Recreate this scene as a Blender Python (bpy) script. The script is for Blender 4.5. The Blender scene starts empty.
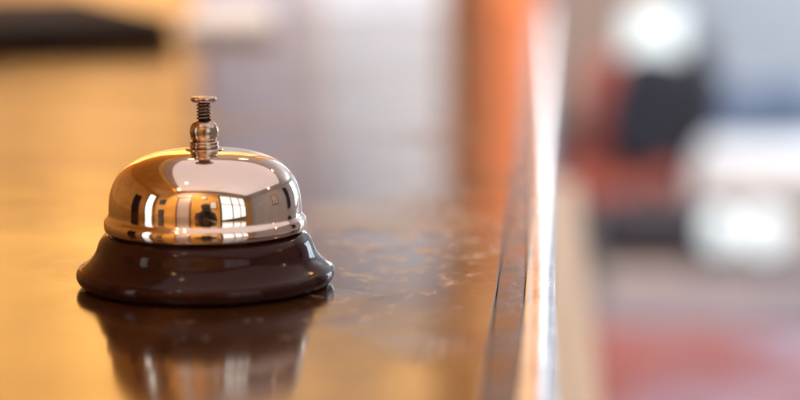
import bpy, bmesh, math, random
from mathutils import Vector, Matrix, noise
random.seed(4)
S = bpy.context.scene
COL = S.collection
R = math.radians

# ------------------------------------------------------------------ camera
F = 1882.0                                   # focal length in pixels of the 800 px wide photo
EYE = Vector((0.0, 0.0, 0.121))
YAW, PITCH = R(4.5), R(-8.6)
cam_d = bpy.data.cameras.new('camera'); cam = bpy.data.objects.new('camera', cam_d); COL.objects.link(cam)
cam.location = EYE
cam.rotation_euler = (R(90) + PITCH, 0, YAW)
cam_d.sensor_width = 36; cam_d.lens = 36 * F / 800
cam_d.clip_start = 0.01; cam_d.clip_end = 100
S.camera = cam
ROT = cam.rotation_euler.to_matrix()
def ray(px, py): return ROT @ Vector((px - 400, 200 - py, -F)).normalized()
def at_z(px, py, z=0.0):
    d = ray(px, py); return EYE + d * ((z - EYE.z) / d.z)
def at_y(px, py, y):
    d = ray(px, py); return EYE + d * ((y - EYE.y) / d.y)

# ------------------------------------------------------------------ materials
def principled(name, col, rough=0.5, metal=0.0, **kw):
    m = bpy.data.materials.new(name); m.use_nodes = True
    b = m.node_tree.nodes['Principled BSDF']
    b.inputs['Base Color'].default_value = (*col, 1)
    b.inputs['Roughness'].default_value = rough
    b.inputs['Metallic'].default_value = metal
    for k, v in kw.items(): b.inputs[k.replace('_', ' ')].default_value = v
    return m
def nodes(m): return m.node_tree.nodes, m.node_tree.links, m.node_tree.nodes['Principled BSDF']
def mottle(m, c0, c1, scale=6, stretch=(1, 1, 1), detail=5, bump=0.0, rough=None, bscale=None, pos=(0.35, 0.65), bdist=0.01):
    """noise between two real colours of the surface, optional bump and roughness wear"""
    n, l, b = nodes(m)
    tc = n.new('ShaderNodeTexCoord'); mp = n.new('ShaderNodeMapping'); mp.inputs['Scale'].default_value = stretch
    l.new(tc.outputs['Object'], mp.inputs['Vector'])
    t = n.new('ShaderNodeTexNoise'); t.inputs['Scale'].default_value = scale; t.inputs['Detail'].default_value = detail
    l.new(mp.outputs['Vector'], t.inputs['Vector'])
    r = n.new('ShaderNodeValToRGB'); r.color_ramp.elements[0].position, r.color_ramp.elements[1].position = pos
    r.color_ramp.elements[0].color = (*c0, 1); r.color_ramp.elements[1].color = (*c1, 1)
    l.new(t.outputs['Fac'], r.inputs['Fac']); l.new(r.outputs['Color'], b.inputs['Base Color'])
    if rough:
        mr = n.new('ShaderNodeMapRange'); mr.inputs['From Min'].default_value = .3; mr.inputs['From Max'].default_value = .7
        mr.inputs['To Min'].default_value, mr.inputs['To Max'].default_value = rough
        l.new(t.outputs['Fac'], mr.inputs['Value']); l.new(mr.outputs['Result'], b.inputs['Roughness'])
    if bump:
        t2 = n.new('ShaderNodeTexNoise'); t2.inputs['Scale'].default_value = bscale or scale * 4; t2.inputs['Detail'].default_value = 6
        l.new(mp.outputs['Vector'], t2.inputs['Vector'])
        bp = n.new('ShaderNodeBump'); bp.inputs['Strength'].default_value = bump; bp.inputs['Distance'].default_value = bdist
        l.new(t2.outputs['Fac'], bp.inputs['Height']); l.new(bp.outputs['Normal'], b.inputs['Normal'])
    return m
def emitter(name, col, strength):
    m = principled(name, (0.25, 0.25, 0.25), 0.4)
    b = m.node_tree.nodes['Principled BSDF']
    b.inputs['Emission Color'].default_value = (*col, 1); b.inputs['Emission Strength'].default_value = strength
    return m

def streaky(m, lo, hi, sx):
    n, l, b = nodes(m)
    tc = n.new('ShaderNodeTexCoord'); mp = n.new('ShaderNodeMapping'); mp.inputs['Scale'].default_value = (sx, 1, .25)
    l.new(tc.outputs['Object'], mp.inputs['Vector'])
    t = n.new('ShaderNodeTexNoise'); t.inputs['Scale'].default_value = 1; t.inputs['Detail'].default_value = 3; t.inputs['Distortion'].default_value = .4
    l.new(mp.outputs['Vector'], t.inputs['Vector'])
    r = n.new('ShaderNodeMapRange'); r.inputs['From Min'].default_value = .3; r.inputs['From Max'].default_value = .7
    r.inputs['To Min'].default_value = lo; r.inputs['To Max'].default_value = hi
    l.new(t.outputs['Fac'], r.inputs['Value']); l.new(r.outputs['Result'], b.inputs['Emission Strength'])
    return m
# bell metals
m_chrome = principled('polished_dome_metal', (0.95, 0.81, 0.70), 0.035, 1.0)
n, l, b = nodes(m_chrome)
tc = n.new('ShaderNodeTexCoord')
t = n.new('ShaderNodeTexNoise'); t.inputs['Scale'].default_value = 90; t.inputs['Detail'].default_value = 5
l.new(tc.outputs['Object'], t.inputs['Vector'])
mr = n.new('ShaderNodeMapRange'); mr.inputs['From Min'].default_value = .4; mr.inputs['From Max'].default_value = .75
mr.inputs['To Min'].default_value = .03; mr.inputs['To Max'].default_value = .10
l.new(t.outputs['Fac'], mr.inputs['Value']); l.new(mr.outputs['Result'], b.inputs['Roughness'])
m_knob = mottle(principled('worn_nickel', (0.75, 0.62, 0.52), 0.22, 1.0), (0.42, 0.30, 0.23), (0.80, 0.68, 0.58), 260, (1, 1, 1), 4, rough=(0.14, 0.34))
m_steel = principled('dark_plunger_steel', (0.10, 0.075, 0.065), 0.35, 1.0)
m_spring = principled('spring_wire', (0.26, 0.20, 0.17), 0.3, 1.0)
m_base = mottle(principled('brown_black_enamel', (0.03, 0.014, 0.011), 0.2, Specular_IOR_Level=.22), (0.030, 0.0095, 0.0065), (0.042, 0.0135, 0.009), 60,
                rough=(0.06, 0.14), bump=0.02, bscale=500, bdist=0.001)
m_felt = principled('dark_felt', (0.015, 0.01, 0.01), 0.9)

# varnished counter wood: long grain plus worn lacquer
m_wood = principled('varnished_golden_wood', (0.4, 0.2, 0.06), 0.14)
n, l, b = nodes(m_wood)
b.inputs['IOR'].default_value = 2.3
tc = n.new('ShaderNodeTexCoord')
mp = n.new('ShaderNodeMapping'); mp.inputs['Scale'].default_value = (16, 1.6, 16)
l.new(tc.outputs['Object'], mp.inputs['Vector'])
g = n.new('ShaderNodeTexNoise'); g.inputs['Scale'].default_value = 2.2; g.inputs['Detail'].default_value = 8; g.inputs['Distortion'].default_value = 0.6
l.new(mp.outputs['Vector'], g.inputs['Vector'])
rp = n.new('ShaderNodeValToRGB')
rp.color_ramp.elements[0].position = .3; rp.color_ramp.elements[0].color = (0.035, 0.012, 0.005, 1)
rp.color_ramp.elements[1].position = .72; rp.color_ramp.elements[1].color = (0.10, 0.038, 0.011, 1)
l.new(g.outputs['Fac'], rp.inputs['Fac']); l.new(rp.outputs['Color'], b.inputs['Base Color'])
w = n.new('ShaderNodeTexNoise'); w.inputs['Scale'].default_value = 24; w.inputs['Detail'].default_value = 7; w.inputs['Roughness'].default_value = .62
l.new(tc.outputs['Object'], w.inputs['Vector'])
mr = n.new('ShaderNodeMapRange'); mr.inputs['From Min'].default_value = .35; mr.inputs['From Max'].default_value = .75
mr.inputs['To Min'].default_value = .08; mr.inputs['To Max'].default_value = .16
l.new(w.outputs['Fac'], mr.inputs['Value'])
bp = n.new('ShaderNodeBump'); bp.inputs['Strength'].default_value = .07; bp.inputs['Distance'].default_value = .0012
l.new(w.outputs['Fac'], bp.inputs['Height'])
# worn patches where the lacquer has lifted: fine pitting, only here and there
wm = n.new('ShaderNodeTexNoise'); wm.inputs['Scale'].default_value = 9; wm.inputs['Detail'].default_value = 3
l.new(tc.outputs['Object'], wm.inputs['Vector'])
wr_ = n.new('ShaderNodeMapRange'); wr_.inputs['From Min'].default_value = .48; wr_.inputs['From Max'].default_value = .66
l.new(wm.outputs['Fac'], wr_.inputs['Value'])
pt = n.new('ShaderNodeTexNoise'); pt.inputs['Scale'].default_value = 130; pt.inputs['Detail'].default_value = 5; pt.inputs['Roughness'].default_value = .65
l.new(tc.outputs['Object'], pt.inputs['Vector'])
mu = n.new('ShaderNodeMath'); mu.operation = 'MULTIPLY'
l.new(pt.outputs['Fac'], mu.inputs[0]); l.new(wr_.outputs['Result'], mu.inputs[1])
bp2 = n.new('ShaderNodeBump'); bp2.inputs['Strength'].default_value = .7; bp2.inputs['Distance'].default_value = .0008
l.new(mu.outputs[0], bp2.inputs['Height']); l.new(bp.outputs['Normal'], bp2.inputs['Normal'])
l.new(bp2.outputs['Normal'], b.inputs['Normal'])
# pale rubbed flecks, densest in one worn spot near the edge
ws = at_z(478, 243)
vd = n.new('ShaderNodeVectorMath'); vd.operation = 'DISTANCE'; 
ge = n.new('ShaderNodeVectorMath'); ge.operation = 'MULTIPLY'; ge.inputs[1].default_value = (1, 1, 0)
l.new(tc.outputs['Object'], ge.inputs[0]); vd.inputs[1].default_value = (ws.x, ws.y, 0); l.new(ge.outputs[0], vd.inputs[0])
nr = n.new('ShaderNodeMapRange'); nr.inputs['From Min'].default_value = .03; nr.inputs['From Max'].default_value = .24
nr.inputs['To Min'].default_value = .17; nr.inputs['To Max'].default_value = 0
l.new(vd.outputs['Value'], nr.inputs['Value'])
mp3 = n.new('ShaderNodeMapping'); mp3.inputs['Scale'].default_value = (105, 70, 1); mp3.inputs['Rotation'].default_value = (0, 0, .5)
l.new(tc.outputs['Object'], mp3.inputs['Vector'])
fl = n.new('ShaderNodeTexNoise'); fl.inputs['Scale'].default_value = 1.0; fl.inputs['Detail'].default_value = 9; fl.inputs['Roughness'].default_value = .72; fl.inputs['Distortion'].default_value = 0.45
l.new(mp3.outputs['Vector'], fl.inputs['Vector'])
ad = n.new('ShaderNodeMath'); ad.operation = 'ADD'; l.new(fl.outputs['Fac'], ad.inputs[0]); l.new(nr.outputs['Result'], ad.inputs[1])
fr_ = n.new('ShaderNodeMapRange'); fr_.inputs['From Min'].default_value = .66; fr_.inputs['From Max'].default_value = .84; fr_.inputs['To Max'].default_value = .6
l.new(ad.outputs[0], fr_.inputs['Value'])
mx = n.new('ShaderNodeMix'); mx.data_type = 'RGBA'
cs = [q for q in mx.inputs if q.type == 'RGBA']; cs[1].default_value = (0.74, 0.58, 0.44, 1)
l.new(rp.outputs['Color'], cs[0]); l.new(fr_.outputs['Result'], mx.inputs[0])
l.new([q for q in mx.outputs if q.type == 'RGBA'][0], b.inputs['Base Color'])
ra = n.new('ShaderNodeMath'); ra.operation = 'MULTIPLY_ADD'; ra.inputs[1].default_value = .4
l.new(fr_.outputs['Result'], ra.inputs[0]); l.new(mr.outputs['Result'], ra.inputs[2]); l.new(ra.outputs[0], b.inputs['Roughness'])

m_trim = mottle(principled('polished_edge_metal', (0.9, 0.9, 0.92), 0.12, 1.0), (0.78, 0.78, 0.80), (0.95, 0.95, 0.96), 40, (4, 1, 4), rough=(0.16, 0.30), bump=.15, bscale=140, bdist=.0006)
m_inlay = mottle(principled('dark_edge_band', (0.05, 0.03, 0.03), 0.2, Specular_IOR_Level=.35), (0.02, 0.013, 0.015), (0.06, 0.038, 0.038), 70, (1, .5, 1), rough=(0.14, 0.34), bump=.2, bscale=240, bdist=.0006)
m_cream = mottle(principled('cream_laminate', (0.75, 0.6, 0.42), 0.45), (0.82, 0.64, 0.44), (0.86, 0.70, 0.50), 5)
m_panel = mottle(principled('counter_side_laminate', (0.55, 0.40, 0.26), 0.4), (0.5, 0.36, 0.22), (0.6, 0.45, 0.3), 4)

m_ochre = mottle(principled('ochre_paint', (0.7, 0.36, 0.07), 0.7), (0.66, 0.32, 0.055), (0.76, 0.41, 0.085), 2.5, bump=.1, bscale=60)
m_paleplaster = mottle(principled('pale_grey_plaster', (0.5, 0.52, 0.56), 0.8), (0.45, 0.48, 0.53), (0.53, 0.55, 0.59), 2, bump=.1, bscale=60)
m_white = mottle(principled('white_paint', (0.8, 0.78, 0.78), 0.6), (0.76, 0.73, 0.73), (0.82, 0.79, 0.79), 3)
m_brown = mottle(principled('brown_timber', (0.16, 0.06, 0.03), 0.45), (0.18, 0.07, 0.035), (0.30, 0.125, 0.06), 4, (6, 6, .8), bump=.2)
m_orange = mottle(principled('orange_paint', (0.7, 0.17, 0.04), 0.5), (0.68, 0.20, 0.07), (0.76, 0.25, 0.09), 3)
m_floor = mottle(principled('grey_stone_floor', (0.3, 0.28, 0.28), 0.3), (0.25, 0.23, 0.23), (0.36, 0.33, 0.33), 3, bump=.05)
m_step = mottle(principled('grey_step_stone', (0.3, 0.28, 0.3), 0.5), (0.34, 0.33, 0.38), (0.44, 0.42, 0.47), 5)
m_steptop = mottle(principled('beige_platform', (0.6, 0.42, 0.30), 0.5), (0.36, 0.27, 0.22), (0.44, 0.34, 0.28), 3)
m_frame = principled('dark_window_frame', (0.03, 0.022, 0.02), 0.4)
m_door = mottle(principled('grey_door_paint', (0.5, 0.42, 0.42), 0.4), (0.46, 0.38, 0.38), (0.54, 0.46, 0.46), 3)
m_black = principled('black_frame', (0.02, 0.016, 0.015), 0.4)
m_paper = mottle(principled('picture_paper', (0.7, 0.68, 0.66), 0.6), (0.35, 0.32, 0.30), (0.78, 0.76, 0.74), 9)
m_day = emitter('daylit_glass', (0.93, 0.97, 1.0), .75)
m_daybright = emitter('bright_daylit_glass', (0.95, 0.98, 1.0), 9.0)
m_lobbyglow = emitter('added_lobby_glow', (0.78, 0.90, 1.0), 6.5)  # glow of the unseen panes added to light the lobby
m_farbright = emitter('added_far_glow', (0.90, 0.96, 1.0), 5.0)  # glow added for the metal edge strip to reflect
m_amber = streaky(emitter('amber_glow_panel', (1.0, 0.50, 0.125), 1.5), 1.35, 2.45, 5)  # glow added so the varnish reflects gold on the left
m_gold = streaky(emitter('gold_glow_band', (1.0, 0.54, 0.20), 1.5), 1.0, 1.9, 6)  # glow put in for a warm band in the counter's reflection
m_tan = streaky(emitter('tan_glow_panel', (1.0, 0.42, 0.13), 1.0), .7, 1.4, 9)  # glow put in to lighten the reflection above the post
m_peach = streaky(emitter('peach_glow_panel', (1.0, 0.50, 0.17), 1.0), .60, 1.25, 5)  # dimmer glow added below the amber panel
m_panel_glow = emitter('ceiling_panel_glow', (1.0, 0.90, 0.94), .40)  # glow added to a pale ceiling panel, lights counter and dome top
m_panel_glow.node_tree.nodes['Principled BSDF'].inputs['Base Color'].default_value = (.8, .76, .76, 1)
m_sheer = streaky(emitter('sheer_daylit_blind', (0.78, 0.84, 0.97), 0.6), .36, .92, 8)
m_mauve = streaky(emitter('mauve_daylit_blind', (0.86, 0.78, 0.90), 0.4), .28, .66, 7)
m_red = mottle(principled('red_upholstery', (0.5, 0.09, 0.05), 0.8), (0.36, 0.075, 0.05), (0.46, 0.11, 0.065), 8, bump=.2, bscale=200)
m_slate = mottle(principled('slate_blue_cloth', (0.12, 0.16, 0.24), 0.8), (0.10, 0.135, 0.21), (0.16, 0.20, 0.29), 10, bump=.2)
m_navy = mottle(principled('navy_cloth', (0.02, 0.022, 0.04), 0.8), (0.008, 0.009, 0.018), (0.016, 0.018, 0.032), 12, bump=.2)
m_dark = mottle(principled('dark_grey_leather', (0.05, 0.04, 0.06), 0.5), (0.014, 0.013, 0.022), (0.03, 0.027, 0.042), 12, bump=.2)
m_seatw = mottle(principled('off_white_upholstery', (0.75, 0.76, 0.78), 0.8), (0.70, 0.71, 0.74), (0.80, 0.81, 0.83), 6, bump=.15, bscale=120)
m_blue = mottle(principled('pale_blue_grey_upholstery', (0.42, 0.48, 0.56), 0.8), (0.38, 0.44, 0.52), (0.48, 0.54, 0.62), 6, bump=.15, bscale=120)
m_leather = mottle(principled('dark_brown_leather', (0.02, 0.012, 0.01), 0.85, Specular_IOR_Level=.15), (0.015, 0.009, 0.008), (0.03, 0.018, 0.014), 30, bump=.3, bscale=250)
m_sheet = principled('white_paper', (0.82, 0.81, 0.80), 0.6)
m_shade = emitter('lit_lamp_shade', (0.92, 1.0, 0.97), .8)
m_globe = emitter('lit_globe_glass', (0.86, 0.96, 1.0), .95)
m_warm = emitter('warm_lamp_disc', (1.0, 0.55, 0.22), 55)
m_brass = principled('brushed_brass', (0.6, 0.42, 0.2), 0.3, 1.0)
m_skin = principled('skin', (0.5, 0.28, 0.2), 0.5)
m_shirt = mottle(principled('black_shirt', (0.03, 0.022, 0.022), 0.85), (0.022, 0.017, 0.017), (0.04, 0.03, 0.03), 20)
m_hair = principled('dark_hair', (0.018, 0.011, 0.008), 0.5)

m_rug = principled('red_patterned_rug', (0.5, 0.1, 0.1), 0.9)
n, l, b = nodes(m_rug)
tc = n.new('ShaderNodeTexCoord')
t = n.new('ShaderNodeTexNoise'); t.inputs['Scale'].default_value = 2.6; t.inputs['Detail'].default_value = 2
l.new(tc.outputs['Object'], t.inputs['Vector'])
rp = n.new('ShaderNodeValToRGB'); e = rp.color_ramp.elements
e[0].position = .34; e[0].color = (0.25, 0.06, 0.055, 1); e[1].position = .66; e[1].color = (0.38, 0.31, 0.38, 1)
k = rp.color_ramp.elements.new(.50); k.color = (0.29, 0.085, 0.065, 1)
k = rp.color_ramp.elements.new(.58); k.color = (0.27, 0.13, 0.16, 1)
l.new(t.outputs['Fac'], rp.inputs['Fac']); l.new(rp.outputs['Color'], b.inputs['Base Color'])

# ------------------------------------------------------------------ mesh helpers
def link(name, bm, mat, parent=None, smooth=False, loc=None):
    me = bpy.data.meshes.new(name); bm.normal_update(); bm.to_mesh(me); bm.free()
    if smooth:
        for p in me.polygons: p.use_smooth = True
    me.materials.append(mat)
    o = bpy.data.objects.new(name, me); COL.objects.link(o)
    if parent: o.parent = parent
    if loc is not None: o.location = loc
    return o
def add_box(bm, lo, hi, bevel=0.0, seg=2, mat=None):
    lo, hi = Vector(lo), Vector(hi)
    r = bmesh.ops.create_cube(bm, size=1)
    vs = r['verts']
    for v in vs:
        v.co = Vector([(lo[i] + hi[i]) / 2 + v.co[i] * (hi[i] - lo[i]) for i in range(3)])
    if bevel:
        es = list({e for v in vs for e in v.link_edges})
        g = bmesh.ops.bevel(bm, geom=es, offset=bevel, segments=seg, affect='EDGES', profile=.5)
def box(name, lo, hi, mat, parent=None, bevel=0.0, seg=2):
    bm = bmesh.new(); add_box(bm, lo, hi, bevel, seg)
    return link(name, bm, mat, parent, smooth=False)
def soft(name, lo, hi, mat, parent=None, puff=0.02, bevel=0.03):
    """an upholstered block: rounded and slightly domed"""
    bm = bmesh.new(); add_box(bm, lo, hi, bevel, 4)
    bmesh.ops.subdivide_edges(bm, edges=bm.edges[:], cuts=3, use_grid_fill=True)
    c = (Vector(lo) + Vector(hi)) / 2; h = (Vector(hi) - Vector(lo)) / 2
    for v in bm.verts:
        d = v.co - c
        for i in range(3):
            q = 1
            for j in range(3):
                if j != i: q *= max(0, 1 - (d[j] / h[j]) ** 2)
            v.co[i] += puff * q * (d[i] / h[i])
        v.co += Vector((noise.noise(v.co * 9), noise.noise(v.co * 9 + Vector((5, 0, 0))), noise.noise(v.co * 9 + Vector((0, 7, 0))))) * .004
    return link(name, bm, mat, parent, smooth=True)
def lathe_bm(prof, seg=128, cap=True, bm=None, origin=(0, 0, 0)):
    bm = bm or bmesh.new(); ox, oy, oz = origin
    rings = []
    for r, z in prof:
        if r < 1e-6: rings.append([bm.verts.new((ox, oy, oz + z))])
        else: rings.append([bm.verts.new((ox + r * math.cos(2 * math.pi * i / seg), oy + r * math.sin(2 * math.pi * i / seg), oz + z)) for i in range(seg)])
    for a, c in zip(rings, rings[1:]):
        for i in range(seg):
            j = (i + 1) % seg
            if len(a) == 1 and len(c) == 1: continue
            if len(a) == 1: bm.faces.new((a[0], c[j], c[i]))
            elif len(c) == 1: bm.faces.new((a[i], a[j], c[0]))
            else: bm.faces.new((a[i], a[j], c[j], c[i]))
    bmesh.ops.recalc_face_normals(bm, faces=bm.faces[:])
    return bm
def lathe(name, prof, mat, parent=None, seg=128, loc=None): return link(name, lathe_bm(prof, seg), mat, parent, True, loc)
def spline(pts, n=6):
    """Catmull-Rom through profile points"""
    out = []
    P = [pts[0]] + list(pts) + [pts[-1]]
    for i in range(1, len(P) - 2):
        for k in range(n):
            t = k / n
            out.append(tuple(.5 * ((2 * P[i][a]) + (-P[i-1][a] + P[i+1][a]) * t + (2 * P[i-1][a] - 5 * P[i][a] + 4 * P[i+1][a] - P[i+2][a]) * t * t
                       + (-P[i-1][a] + 3 * P[i][a] - 3 * P[i+1][a] + P[i+2][a]) * t ** 3) for a in (0, 1)))
    out.append(tuple(pts[-1])); return out
def thing(name, label, cat, loc=(0, 0, 0), rz=0, group=None):
    o = bpy.data.objects.new(name, None); o.empty_display_size = .02; COL.objects.link(o)
    o.location = loc; o.rotation_euler = (0, 0, rz); tag(o, label, cat, group); return o
def tag(o, label, cat, group=None):
    o['label'] = label; o['category'] = cat
    if group: o['group'] = group
    return o
def structure(o, kind='structure'): o['kind'] = kind; return o

# ------------------------------------------------------------------ THE BELL
u = 0.0848 / 258                                # metres per photo pixel at the bell
bell_at = at_z(206.5, 283, 0.0)
bell = thing('service_bell', 'polished metal counter call bell on a dark brown base', 'bell', bell_at)
uz = u * 1.02
def px(p): return [(r * u, z * uz) for r, z in p]
# felt foot and enamel base
lathe('foot', px([(0, 0), (117, 0), (118, .6), (118, 2), (0, 2)]), m_felt, bell)
lip = spline([(116, .9), (120.5, 1.0), (124.6, 2.2), (127.6, 4.8), (129.6, 8.6), (130.0, 12.0), (129.2, 15.2), (127.2, 17.6), (125.0, 18.8)], 4)
flare = spline([(123.6, 19.6), (120.2, 22.0), (116.4, 25.4), (112.8, 29.8), (110.2, 34.4), (108.6, 38.8), (107.2, 42.6), (104.9, 46.7),
                (101.6, 50), (97.4, 52.6), (92, 54.0), (88, 54.4)], 6)
base_p = lip + flare + [(60, 54.4), (0, 54.4)]
lathe('base', px(base_p), m_base, bell, 192)
# dome
Rd, H, Z0, N = 95.6, 62.0, 72.0, 2.8
top = []
for i in range(73):
    a = math.pi / 2 * i / 72
    uu = math.sin(a) ** (2 / N); rr = math.cos(a) ** (2 / N) if i < 72 else 0
    top.append((Rd * rr + 1.2 * (1 - uu) * (1 if i < 72 else 0), Z0 + H * uu))
rim = spline([(98.2, 56.0), (99.8, 55.4), (101.0, 56.2), (101.6, 59), (101.7, 62), (101.2, 65), (99.9, 67.4), (98.2, 69.2), (97.2, 70.6), (96.8, 72.0)], 5)
inner = [(r - 3, z - 2.2) for r, z in top[:-2][::-3] if r > 5]
dome_p = [(0, Z0 + H - 3)] + inner + [(95.5, 66), (97.5, 58)] + rim + top[1:]
lathe('dome', px(dome_p), m_chrome, bell, 256)
# knob stack
zt = Z0 + H
lathe('washer', px([(0, zt - 1), (18.2, zt - 1), (18.9, zt - .3), (18.9, zt + .5), (18.2, zt + 1.0), (0, zt + 1.0)]), m_knob, bell, 96)
col = [(0, zt + 1), (13.6, zt + 1), (14.6, zt + 1.8), (14.8, zt + 3.4), (14.2, zt + 4.4), (13.4, zt + 4.8), (14.2, zt + 5.2), (14.5, zt + 6.4), (14.1, zt + 7.6), (12.6, zt + 8.2), (0, zt + 8.2)]
lathe('collar', px(col), m_knob, bell, 96)
zb = zt + 8.2
ball = spline([(11.4, zb), (12.4, zb + .8), (13.6, zb + 4), (14.4, zb + 8.6), (14.0, zb + 12.6), (12.6, zb + 15.8), (10.4, zb + 18.4), (7.6, zb + 19.8), (6.6, zb + 20.0)], 5)
lathe('ball_nut', px([(0, zb)] + ball + [(0, zb + 20)]), m_knob, bell, 96)
zr = zb + 19.5
plunger = lathe('plunger', px([(0, zr), (5.6, zr), (5.6, zr + 20), (0, zr + 20)]), m_steel, bell, 48)
# spring wire
bm = bmesh.new(); turns, zs, ze, wr, rr = 5.2, zr + 1.2, zr + 18.0, .95, 6.5
ringN, total = 10, 220
prev = None
for i in range(total + 1):
    tt = i / total; a = 2 * math.pi * turns * tt; z = zs + (ze - zs) * tt
    ring = []
    for k in range(ringN):
        q = 2 * math.pi * k / ringN
        r_ = (rr + wr * math.cos(q))
        ring.append(bm.verts.new((r_ * math.cos(a) * u, r_ * math.sin(a) * u, (z + wr * math.sin(q)) * uz)))
    if prev:
        for k in range(ringN): bm.faces.new((prev[k], prev[(k + 1) % ringN], ring[(k + 1) % ringN], ring[k]))
    else: bm.faces.new(ring[::-1])
    prev = ring
bm.faces.new(prev); bmesh.ops.recalc_face_normals(bm, faces=bm.faces[:])
link('spring', bm, m_spring, plunger, True)
zc = zr + 18.4
cap = [(0, zc), (9.6, zc), (11.2, zc + .5), (12.3, zc + 1.6), (12.9, zc + 3.0), (12.9, zc + 4.2), (12.4, zc + 5.0), (11.4, zc + 5.5), (6, zc + 5.8), (0, zc + 5.9)]
lathe('push_button', px(cap), m_knob, plunger, 96)

# ------------------------------------------------------------------ COUNTER
Y0, Y1, XL = -0.16, 2.42, -1.25
xb, xs, xe = -0.0158, -0.0066, 0.0032          # dark band, metal trim, outer edge
counter = thing('reception_counter', 'varnished golden wood counter with a polished metal edge strip', 'counter', (0, 0, -1.05))
def cbox(name, lo, hi, mat, bevel=.0, par=counter):
    o = box(name, lo, hi, mat, par, bevel); o.matrix_parent_inverse = Matrix.Translation((0, 0, 1.05)); return o
cbox('countertop', (XL, Y0, -.035), (xb, Y1, 0), m_wood, .0005)
cbox('edge_band', (xb + .0002, Y0, -.035), (xs - .0002, Y1, -.0003), m_inlay, .0003)
# rounded metal trim
bm = bmesh.new(); prof = []
w_ = xe - xs; cx = (xs + xe) / 2
for i in range(17):
    a = math.pi * i / 16
    prof.append((cx - math.cos(a) * w_ / 2, -.0007 + .0021 * math.sin(a) ** .6))
prof = [(xs, -.035)] + prof + [(xe, -.035)]
ys = [Y0 + (Y1 - Y0) * i / 60 for i in range(61)]
rings = [[bm.verts.new((x, y, z)) for x, z in prof] for y in ys]
for a, c in zip(rings, rings[1:]):
    for i in range(len(prof)):
        j = (i + 1) % len(prof); bm.faces.new((a[i], a[j], c[j], c[i]))
bm.faces.new(rings[0]); bm.faces.new(rings[-1][::-1]); bmesh.ops.recalc_face_normals(bm, faces=bm.faces[:])
o = link('edge_trim', bm, m_trim, counter, True); o.matrix_parent_inverse = Matrix.Translation((0, 0, 1.05))
cbox('side_panel', (XL + .02, Y0 + .02, -1.05), (-.02, Y1 - .02, -.036), m_panel, .002)
cbox('ledge', (-.019, Y0 + .02, -.25), (.040, Y1, -.219), m_cream, .004)

# things on the far end of the counter
def slab(name, cor, th, mat, parent=None, bev=.002):
    bm = bmesh.new()
    lo = [bm.verts.new((p.x, p.y, p.z)) for p in cor]; hi = [bm.verts.new((p.x, p.y, p.z + th)) for p in cor]
    bm.faces.new(lo[::-1]); bm.faces.new(hi)
    for i in range(4): bm.faces.new((lo[i], lo[(i + 1) % 4], hi[(i + 1) % 4], hi[i]))
    bmesh.ops.recalc_face_normals(bm, faces=bm.faces[:])
    bmesh.ops.bevel(bm, geom=bm.edges[:], offset=bev, segments=2, affect='EDGES')
    return link(name, bm, mat, parent)
A, B, C_ = at_z(-70, 56), at_z(180, 43), at_z(80, 10)
D = A + C_ - B
f0 = (A + C_) / 2; f0.z = 0.0005
folder = thing('leather_folder', 'dark brown leather folder lying at the far left of the counter', 'folder', f0)
loc4 = [p - f0 + Vector((0, 0, .0005)) for p in (A, B, C_, D)]
slab('cover', loc4, .004, m_leather, folder)
slab('pages', [p * .96 + Vector((0, 0, .0042)) for p in loc4], .014, m_leather, folder)
slab('cover', [p + Vector((0, 0, .0184)) for p in loc4], .004, m_leather, folder)
p0 = at_z(232, 26); p0.z = .0005
cards = thing('paper_stack', 'small stack of white papers on the far part of the counter', 'papers', p0, R(9))
for i in range(3):
    o = box('sheet', (-.05 + .003 * i, -.22, .0005 + .004 * i), (.045 - .002 * i, .30, .004 + .004 * i), m_sheet, cards, .0008)

# ------------------------------------------------------------------ SETTING
FZ, CZ = -1.05, 1.75
XW, XE, YN, YF = -2.2, 3.3, -1.0, 9.8
def sheet(name, lo, hi, mat): return structure(box(name, lo, hi, mat))
sheet('floor', (XW - .1, YN - .1, FZ - .06), (XE + .1, YF + .1, FZ), m_floor)
sheet('ceiling', (XW - .1, YN - .1, CZ), (XE + .1, YF + .1, CZ + .08), m_white)
sheet('soffit', (XW, YN, CZ - .22), (-1.0, 4.98, CZ - .002), m_ochre)
sheet('wall_behind', (XW - .1, YN - .12, FZ), (XE + .1, YN, CZ), m_ochre)
sheet('wall_side', (XW - .12, YN, FZ), (XW, 5.1, CZ), m_ochre)
sheet('wall_side', (XE, YN, FZ), (XE + .12, YF, CZ), m_paleplaster)
sheet('wall_far', (-.1, YF, FZ), (XE + .1, YF + .12, CZ), m_paleplaster)
YP = 5.0
sheet('partition_wall', (XW, YP, FZ), (-.27, YP + .12, CZ), m_ochre)
sheet('partition_return', (-.13, YP + .12, FZ), (-.01, YF, CZ), m_paleplaster)

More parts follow.
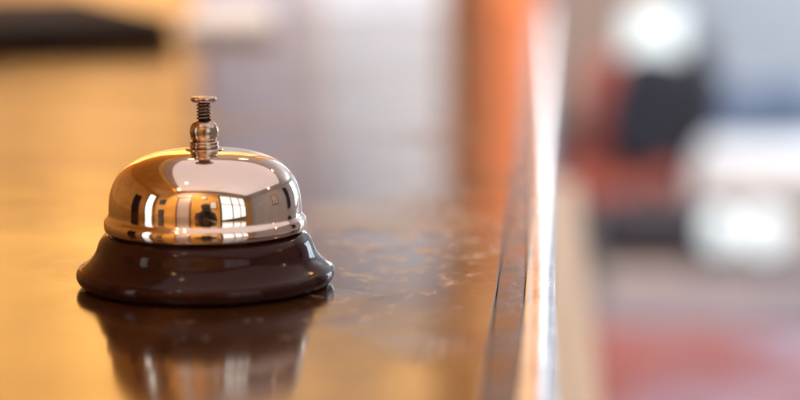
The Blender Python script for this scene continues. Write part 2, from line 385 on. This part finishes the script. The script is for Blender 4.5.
def window(label, axis, plane, a0, a1, z0, z1, mat, face, bars=1, crossbars=1, fr=.05, fmat=None):
    """a window or added glowing panel lying on a wall: axis 'x' means it spans x at y=plane"""
    mid = (a0 + a1) / 2
    loc = (mid, plane, z0) if axis == 'x' else (plane, mid, z0)
    t = thing('window', label, 'window', loc)
    def bb(lo, hi):
        (p0, q0, z_0), (p1, q1, z_1) = lo, hi
        return ((p0, q0, z_0), (p1, q1, z_1)) if axis == 'x' else ((q0, p0, z_0), (q1, p1, z_1))
    h = z1 - z0; w = (a1 - a0) / 2
    def add(bm, p0, p1, zz0, zz1, d0, d1):
        q0, q1 = sorted((d0 * face, d1 * face)); lo, hi = bb((p0, q0, zz0), (p1, q1, zz1)); add_box(bm, lo, hi)
    bm = bmesh.new(); add(bm, -w + .004, w - .004, .004, h - .004, .004, .012); link('pane', bm, mat, t)
    bm = bmesh.new()
    add(bm, -w - fr, -w, -fr, h + fr, .002, .05); add(bm, w, w + fr, -fr, h + fr, .002, .05)
    add(bm, -w, w, -fr, 0, .002, .049); add(bm, -w, w, h, h + fr, .002, .049)
    for i in range(bars):
        c = -w + 2 * w * (i + 1) / (bars + 1); add(bm, c - .02, c + .02, 0, h, .013, .04)
    for i in range(crossbars):
        c = h * (i + 1) / (crossbars + 1); add(bm, -w, w, c - .018, c + .018, .014, .037)
    link('frame', bm, fmat or m_frame, t); return t
def picture(label, axis, plane, a0, a1, z0, z1, face, mat=m_paper, fr=.03):
    t = thing('picture', label, 'picture', ((a0 + a1) / 2, plane, z0) if axis == 'x' else (plane, (a0 + a1) / 2, z0))
    w = (a1 - a0) / 2; h = z1 - z0
    def b_(p0, p1, zz0, zz1, d0, d1, bm):
        q0, q1 = sorted((d0 * face, d1 * face))
        add_box(bm, (p0, q0, zz0) if axis == 'x' else (q0, p0, zz0), (p1, q1, zz1) if axis == 'x' else (q1, p1, zz1))
    bm = bmesh.new(); b_(-w, w, 0, h, .003, .02, bm); link('print', bm, mat, t)
    bm = bmesh.new()
    b_(-w - fr, -w, -fr, h + fr, .002, .035, bm); b_(w, w + fr, -fr, h + fr, .002, .035, bm)
    b_(-w, w, -fr, 0, .002, .034, bm); b_(-w, w, h, h + fr, .002, .034, bm)
    link('frame', bm, m_black, t); return t

# beyond the counter: pale blind, brown post, orange pillar, and added glowing panels
w0 = at_y(205, 0, YP).x; w1 = at_y(452, 0, YP).x
window('wide peach glowing panel added beyond the far left of the counter', 'x', YP, XW + .05, w0 - .03, -.95, .60, m_peach, -1, 0, 0, .02, m_ochre)
window('wide golden glowing panel added above the peach panel beyond the counter', 'x', YP, XW + .05, w0 - .03, .64, 1.46, m_amber, -1, 0, 0, .018, m_ochre)
wm_ = at_y(322, 0, YP).x
window('mauve grey lit blind next to the wide golden panel beyond the counter', 'x', YP, w0, wm_ - .012, -.95, .98, m_mauve, -1, 0, 0, .01, m_white)
window('pale silvery lit blind next to the brown timber post', 'x', YP, wm_ + .012, w1 - .03, -.95, .93, m_sheer, -1, 0, 0, .01, m_white)
window('golden glowing band added above the pale blind beyond the counter', 'x', YP, w0, w1 - .03, 1.01, 1.68, m_gold, -1, 0, 0, .02, m_ochre)
pa, pb, pc = at_y(456, 0, YP).x, at_y(492, 0, YP).x, at_y(541, 0, YP).x
post = tag(box('timber_post', (pa, YP - .08, FZ), (pb, YP - .002, .80), m_brown, None, .006), 'brown timber post between the pale blind and the orange pillar', 'post')
pil = tag(box('pillar', (pb + .004, YP - .12, FZ), (pc, YP + .115, .80), m_orange, None, .008), 'orange painted square pillar beyond the counter', 'pillar')

structure(box('wall_header', (pa, YP - .002 - .12, .803), (pc, YP + .113, CZ), m_ochre))
window('tan glowing panel added over the timber post and the orange pillar', 'x', YP - .122, pa + .03, pc - .03, .85, 1.68, m_tan, -1, -1 + 1, 0, .02, m_ochre)
# behind the camera, seen in the bell
window('large bright window with a dark frame reflected in the bell', 'x', YN, .78, 2.5, -.12, 1.35, m_day, 1, 2, 1)
window('narrow bright window on the ochre wall reflected in the bell', 'y', XW, -.82, -.38, -.35, 1.30, m_day, 1, 0, 0)
door = thing('door', 'grey door in the ochre wall reflected in the bell', 'door', (-.56, YN, FZ))
box('leaf', (-.21, .003, 0), (.21, .035, 2.1), m_door, door, .003)
bm = bmesh.new(); add_box(bm, (-.27, .002, 0), (-.212, .05, 2.16)); add_box(bm, (.212, .002, 0), (.27, .05, 2.16)); add_box(bm, (-.2115, .002, 2.102), (.2115, .049, 2.16)); link('frame', bm, m_brown, door)
lathe('handle', [(0, 0), (.022, 0), (.026, .02), (0, .03)], m_brass, door, 24, (.15, .036, 1.02)).rotation_euler = (R(-90), 0, 0)
picture('small dark picture hung high on the ochre wall', 'x', YN, -1.75, -1.42, .62, .92, 1, m_frame)
picture('small dark picture hung low on the ochre wall', 'x', YN, -1.72, -1.44, -.02, .22, 1, m_frame)
picture('tall dark framed print on the ochre side wall', 'y', XW, .05, .45, -.1, .8, 1, m_leather)
picture('pale print in a thin black frame on the grey side wall', 'y', XE, 1.1, 1.7, .25, 1.0, -1)
picture('tall black panel on the grey side wall', 'y', XE, 3.0, 3.7, -.3, 1.3, -1, m_navy)
structure(box('cornice', (XW + .002, YN + .002, CZ - .30), (XE - .002, YN + .05, CZ - .222), m_white, None, .006))
picture('wide pale notice board high above the grey door', 'x', YN, -.9, -.3, 1.16, 1.36, 1, m_paper, .02)
picture('narrow pale print beside the large bright window', 'x', YN, .36, .58, .35, .75, 1, m_sheet, .02)
clk = thing('wall_clock', 'round white wall clock above the photographer', 'clock', (.14, YN + .003, 1.05))
for nm_, pr_, mt_ in (('clock_case', [(.125, 0), (.14, .01), (.14, .03), (.125, .035), (.125, 0)], m_black), ('clock_face', [(0, .002), (.124, .002), (.124, .02), (0, .02)], m_sheet)):
    lathe(nm_, pr_, mt_, clk, 48).rotation_euler = (R(-90), 0, 0)
shf = thing('wall_shelf', 'brown wall shelf under the small dark pictures', 'shelf', (-1.55, YN, -.2))
box('board', (-.45, .003, 0), (.45, .2, .025), m_brown, shf, .003)
for s_ in (-.35, .35): box('bracket', (s_ - .012, .004, -.14), (s_ + .012, .15, -.001), m_frame, shf, .003)
for i, (bx, hh, mt_, lb) in enumerate([(-1.86, .16, m_red, 'red box on the wall shelf'), (-1.24, .13, m_seatw, 'white box on the wall shelf')]):
    tag(box('storage_box', (bx - .08, YN + .02, -.174), (bx + .08, YN + .17, -.174 + hh), mt_, None, .006), lb, 'box')
# tall glowing panes added out of view on the side wall to light the lobby
for y in (5.9, 7.9):
    t = window('tall glowing lobby pane added on the grey side wall, %s' % ('nearer the step' if y < 6.5 else 'nearer the far wall'), 'y', XE, y, y + 1.3, -.6, 1.4, m_lobbyglow, -1, 1, 1)
    t['group'] = 'added glowing lobby panes'
cl = thing('glowing_ceiling_panel', 'large square pale ceiling panel with added glow over the counter', 'ceiling light', (.9, 1.0, CZ))
box('diffuser', (-1.7, -1.7, -.03), (1.7, 1.9, -.004), m_panel_glow, cl)
# recessed warm spots; those beyond the bell are added to house fill spots
for i, (x, y) in enumerate([(-.85, -.55), (-.5, .1), (.55, -.35), (1.0, 3.1), (2.75, 1.4), (1.8, 7.2), (-.15, 3.6), (-.7, 3.2)]):
    t = thing('ceiling_spotlight', 'round warm recessed ceiling spotlight', 'spotlight', (x, y, CZ - .03), 0, 'warm ceiling spotlights')
    lathe('lamp', [(0, .004), (.055, .004), (.055, .012), (0, .012)], m_warm, t, 32)
    lathe('ring', [(.057, 0), (.075, 0), (.075, .028), (.057, .028), (.057, 0)], m_brass, t, 32)

# ------------------------------------------------------------------ LOBBY AT THE RIGHT
xl0 = at_y(604, 300, 5.4).x
sheet('platform', (xl0, 5.4, FZ + .001), (XE - .002, YF - .002, FZ + .13), m_steptop)
sheet('platform_step', (xl0 - .004, 5.37, FZ + .001), (XE - .003, 5.397, FZ + .127), m_step)
rug = tag(box('rug', (.12, 4.05, FZ + .002), (1.9, 5.32, FZ + .014), m_rug, None, .004), 'red rug with pale patches on the floor below the step', 'rug')
PZ = FZ + .13
def seat_thing(name, label, cat, x0, x1, y0, y1, seat_h, back_h, arm_h, ms, mb, armw=.12, legh=.06, backd=.16, ma=None):
    xm = (x0 + x1) / 2; t = thing(name, label, cat, (xm, y0, PZ)); w = (x1 - x0) / 2; d = y1 - y0
    soft('seat', (-w + armw, .0, legh + .002), (w - armw, d - backd, seat_h), ms, t)
    soft('backrest', (-w + armw, d - backd + .002, legh + .002), (w - armw, d, back_h), mb, t)
    for s in (-1, 1):
        xa, xb_ = sorted((s * w, s * (w - armw + .002)))
        soft('armrest', (xa, .01, legh + .002), (xb_, d, arm_h), ma or mb, t)
        for yy in (.06, d - .08):
            lathe('leg', [(0, 0), (.016, 0), (.024, legh), (0, legh)], m_brown, t, 16, (s * (w - .06), yy, 0))
    return t
X = lambda p, y: at_y(p, 100, y).x
Zp = lambda p, y: at_y(600, p, y).z
# red armchair
yA = 6.35
seat_thing('armchair', 'red upholstered armchair standing on the raised step', 'armchair', X(560, yA), X(680, yA), yA, yA + .62,
           .14, .52, .19, m_red, m_red, .10)
nav = thing('backpack', 'navy cloth backpack leaning askew on the red armchair', 'backpack', (X(656, yA), yA + .22, PZ + .175))
nav.rotation_euler = (0, R(13), R(-14))
soft('bag_body', (-.165, -.09, -.0), (.165, .09, .37), m_navy, nav, .03, .04)
soft('front_pocket', (-.115, -.135, .01), (.115, -.091, .20), m_navy, nav, .01, .012)
bm = bmesh.new(); bmesh.ops.create_uvsphere(bm, u_segments=24, v_segments=16, radius=1)
for v in bm.verts: v.co = Vector((v.co.x * .06 + .065, v.co.y * .06, v.co.z * .13 + .36))
link('top_flap', bm, m_navy, nav, True)
# dark handbag on the step
yB = 5.68
hb = thing('handbag', 'dark grey leather handbag standing on the step before the red armchair', 'handbag', (X(655, yB), yB, PZ))
soft('bag_body', (-.165, -.06, 0), (.165, .06, .185), m_dark, hb, .015, .03)
bm = bmesh.new(); pr = None
for i in range(17):
    a = math.pi * i / 16; c = Vector((-math.cos(a) * .06, 0, .165 + .06 * math.sin(a))); dr = Vector((-math.cos(a), 0, math.sin(a)))
    ring = [bm.verts.new(c + dr * .007 * math.cos(q) + Vector((0, .007 * math.sin(q), 0))) for q in [k * math.pi / 4 for k in range(8)]]
    if pr:
        for k in range(8): bm.faces.new((pr[k], pr[(k + 1) % 8], ring[(k + 1) % 8], ring[k]))
    pr = ring
link('handle', bm, m_dark, hb, True)
# two globe lamps
for i, (pxx, yG, rad) in enumerate([(722, 5.66, .062), (768, 5.60, .068)]):
    g = thing('globe_lamp', ['smaller glowing white globe lamp beside the dark handbag', 'larger glowing white globe lamp farthest from the dark handbag'][i], 'lamp', (X(pxx, yG), yG, PZ + .023), 0, 'white globe lamps on the step')
    lathe('base', [(0, 0), (.05, 0), (.052, .012), (.03, .02), (0, .02)], m_dark, g, 32)
    lathe('globe', [(rad * math.sin(math.pi * k / 24), .018 + rad - rad * math.cos(math.pi * k / 24)) for k in range(25)], m_globe, g, 48)
# pale sofa
yS = 6.45
seat_thing('sofa', 'low sofa with off white seat and pale blue grey back', 'sofa', X(690, yS), X(690, yS) + 1.7, yS, yS + .75,
           .235, .42, .30, m_seatw, m_blue, .10, .05, .2, m_seatw)
for i, (pxx, lab) in enumerate([(728, 'slate blue cushion on the sofa beside the backpack'), (792, 'slate blue cushion on the sofa farthest from the backpack')]):
    c_ = thing('cushion', lab, 'cushion', (X(pxx, yS + .5), yS + .5, PZ + .255), 0, 'slate blue cushions on the sofa')
    q_ = soft('cover', (-.12, -.045, 0), (.12, .045, .17), m_slate, c_, .03, .03); q_.rotation_euler = (R(-14), 0, R(6 - 15 * i))
tr = tag(soft('tray', (X(690, 5.62), 5.50, PZ + .001), (X(690, 5.62) + .60, 5.80, PZ + .022), m_dark, None, 0, .006), 'dark slate tray under the two glowing globe lamps', 'tray')
# table lamp behind the armchair
yL = 8.0
st = thing('side_table', 'small brown side table behind the red armchair', 'side table', (X(652, yL), yL, PZ))
lathe('table_top', [(0, .16), (.2, .16), (.205, .168), (.2, .18), (0, .18)], m_brown, st, 48)
for k in range(3):
    a = 2 * math.pi * k / 3
    lathe('leg', [(0, 0), (.013, 0), (.018, .159), (0, .159)], m_brown, st, 16, (.13 * math.cos(a), .13 * math.sin(a), 0))
tl = thing('table_lamp', 'white drum lamp glowing on the side table', 'lamp', (X(652, yL), yL, PZ + .181))
lathe('lamp_base', [(0, 0), (.07, 0), (.075, .012), (.03, .02), (.012, .04), (.012, .20), (0, .20)], m_brass, tl, 32)
lathe('lamp_shade', [(.135, .06), (.125, .48), (.120, .48), (.130, .06), (.135, .06)], m_shade, tl, 64)
# peach folding screen at the far corner, added glowing panel above it
scr = thing('folding_screen', 'peach folding screen at the far corner past the end of the counter', 'screen', (.25, YF - .3, PZ))
m_curt = mottle(principled('peach_fabric', (0.6, 0.4, 0.3), 0.8), (0.5, 0.32, 0.24), (0.6, 0.4, 0.31), 6)
for k in range(4):
    o = box('panel', (-.095, -.012, .02), (.095, .012, 1.02), m_curt, scr, .004, 2); o.location = (-.22 + .15 * k, 0, 0); o.rotation_euler = (0, 0, R(38 if k % 2 else -38))
window('narrow glowing panel added above the peach folding screen', 'x', YF, -.0 + .03, .46, .30, 1.65, m_farbright, -1, 0, 0)
# ------------------------------------------------------------------ the photographer, seen only in the bell
def skinned(name, verts, edges, radii, mat, parent=None, sub=2, root=0):
    me = bpy.data.meshes.new(name); me.from_pydata(verts, edges, []); me.update()
    o = bpy.data.objects.new(name, me); COL.objects.link(o)
    sk = o.modifiers.new('skin', 'SKIN'); sk.use_smooth_shade = True
    for v, r in zip(me.skin_vertices[0].data, radii): v.radius = (r, r)
    me.skin_vertices[0].data[root].use_root = True
    ss = o.modifiers.new('sub', 'SUBSURF'); ss.levels = sub; ss.render_levels = sub
    me.materials.append(mat)
    if parent: o.parent = parent
    return o
V = [(0, -.10, -.55), (0, -.07, -.36), (0, -.03, -.17), (0, 0, -.10), (0, .02, .0), (0, .03, .09),
     (-.15, -.03, -.16), (-.19, .06, -.38), (-.09, .16, -.20), (-.05, .19, -.08),
     (.15, -.03, -.16), (.19, .06, -.38), (.09, .16, -.20), (.05, .19, -.08),
     (-.10, -.12, -.62), (-.13, .15, -.75), (-.12, -.05, -1.13), (.10, -.12, -.62), (.13, .15, -.75), (.12, -.05, -1.13)]
E = [(0, 1), (1, 2), (2, 3), (3, 4), (4, 5), (2, 6), (6, 7), (7, 8), (8, 9), (2, 10), (10, 11), (11, 12), (12, 13),
     (0, 14), (14, 15), (15, 16), (0, 17), (17, 18), (18, 19)]
RR = [.14, .13, .12, .055, .085, .075, .065, .05, .04, .035, .065, .05, .04, .035, .095, .07, .05, .095, .07, .05]
ph = skinned('person', V, E, RR, m_shirt)
ph.location = (.06, -.30, .20); ph.rotation_euler = (0, 0, R(8))
tag(ph, 'person in black crouching behind the camera, reflected in the bell', 'person')
bm = bmesh.new(); bmesh.ops.create_uvsphere(bm, u_segments=32, v_segments=20, radius=1)
for v in bm.verts: v.co = Vector((v.co.x * .088, v.co.y * .102 - .01, v.co.z * .105 + .065))
link('hair', bm, m_hair, ph, True)

ca = thing('camera', 'black camera held up by the crouching person', 'camera', (.045, -.135, .095), R(8))
box('camera_body', (-.065, -.03, 0), (.065, .02, .085), m_black, ca, .008)
box('viewfinder', (-.025, -.03, .0855), (.025, .015, .108), m_black, ca, .006)
lathe('lens', [(0, 0), (.03, 0), (.032, .03), (.034, .055), (.028, .055), (.024, .05), (0, .048)], m_black, ca, 48, (0, .021, .042)).rotation_euler = (R(-90), 0, 0)
# ------------------------------------------------------------------ light and render settings
wd = bpy.data.worlds.new('World'); S.world = wd; wd.use_nodes = True
wd.node_tree.nodes['Background'].inputs[0].default_value = (0.5, 0.5, 0.55, 1); wd.node_tree.nodes['Background'].inputs[1].default_value = .1
def area(name, loc, rot, sx, sy, power, col):
    d = bpy.data.lights.new(name, 'AREA'); d.shape = 'RECTANGLE'; d.size, d.size_y = sx, sy; d.energy = power; d.color = col
    o = bpy.data.objects.new(name, d); COL.objects.link(o); o.location = loc; o.rotation_euler = rot; return o

def spot(loc, target, power, col, size=R(50), rad=.035):  # fill spots added to brighten chosen surfaces
    d = bpy.data.lights.new('added_fill_spot', 'SPOT'); d.energy = power; d.color = col; d.spot_size = size; d.spot_blend = .7; d.shadow_soft_size = rad
    o = bpy.data.objects.new('added_fill_spot', d); COL.objects.link(o); o.location = loc
    o.rotation_euler = (Vector(target) - Vector(loc)).to_track_quat('-Z', 'Y').to_euler(); return o
spot((-.15, 3.6, CZ - .06), (-.08, 5.0, .10), 170, (1, .8, .6), R(40))  # added to brighten the pillar low down
spot((2.75, 1.4, CZ - .06), (.03, 1.7, -.22), 120, (1, .9, .78), R(40))  # added to brighten the cream ledge
spot((1.0, 3.1, CZ - .06), (.9, 5.5, -1.0), 250, (.92, .96, 1), R(80))  # added to lift the step riser and lobby front
spot((1.8, 7.2, CZ - .06), (.9, 6.6, -.8), 170, (.90, .96, 1), R(100))  # added to brighten the lobby seats
spot((-.5, .1, CZ - .06), (-.3, -1.0, .3), 120, (1, .8, .55), R(110))  # added to warm the wall behind the camera
area('window_daylight', (1.64, YN + .07, .62), (R(90), 0, R(180)), 1.66, 1.4, 9, (1, .97, .93))
area('window_daylight', (XW + .07, -.60, .47), (R(90), 0, R(90) + R(180)), .42, 1.6, 2.5, (1, .97, .93))
spot((-.7, 3.2, CZ - .06), (p0.x, p0.y, 0), 80, (1, .96, .93), R(34))  # added to whiten the paper stack
cam_d.dof.use_dof = True
cam_d.dof.focus_distance = (bell_at - EYE).length * .985
cam_d.dof.aperture_fstop = 4.1
cam_d.dof.aperture_blades = 0
S.view_settings.view_transform = 'Standard'; S.view_settings.look = 'None'
S.view_settings.exposure = 0.36; S.view_settings.gamma = 1
S.render.engine = 'CYCLES'
S.cycles.use_denoising = True
S.cycles.max_bounces = 8; S.cycles.glossy_bounces = 5; S.cycles.diffuse_bounces = 4
S.cycles.sample_clamp_indirect = 8
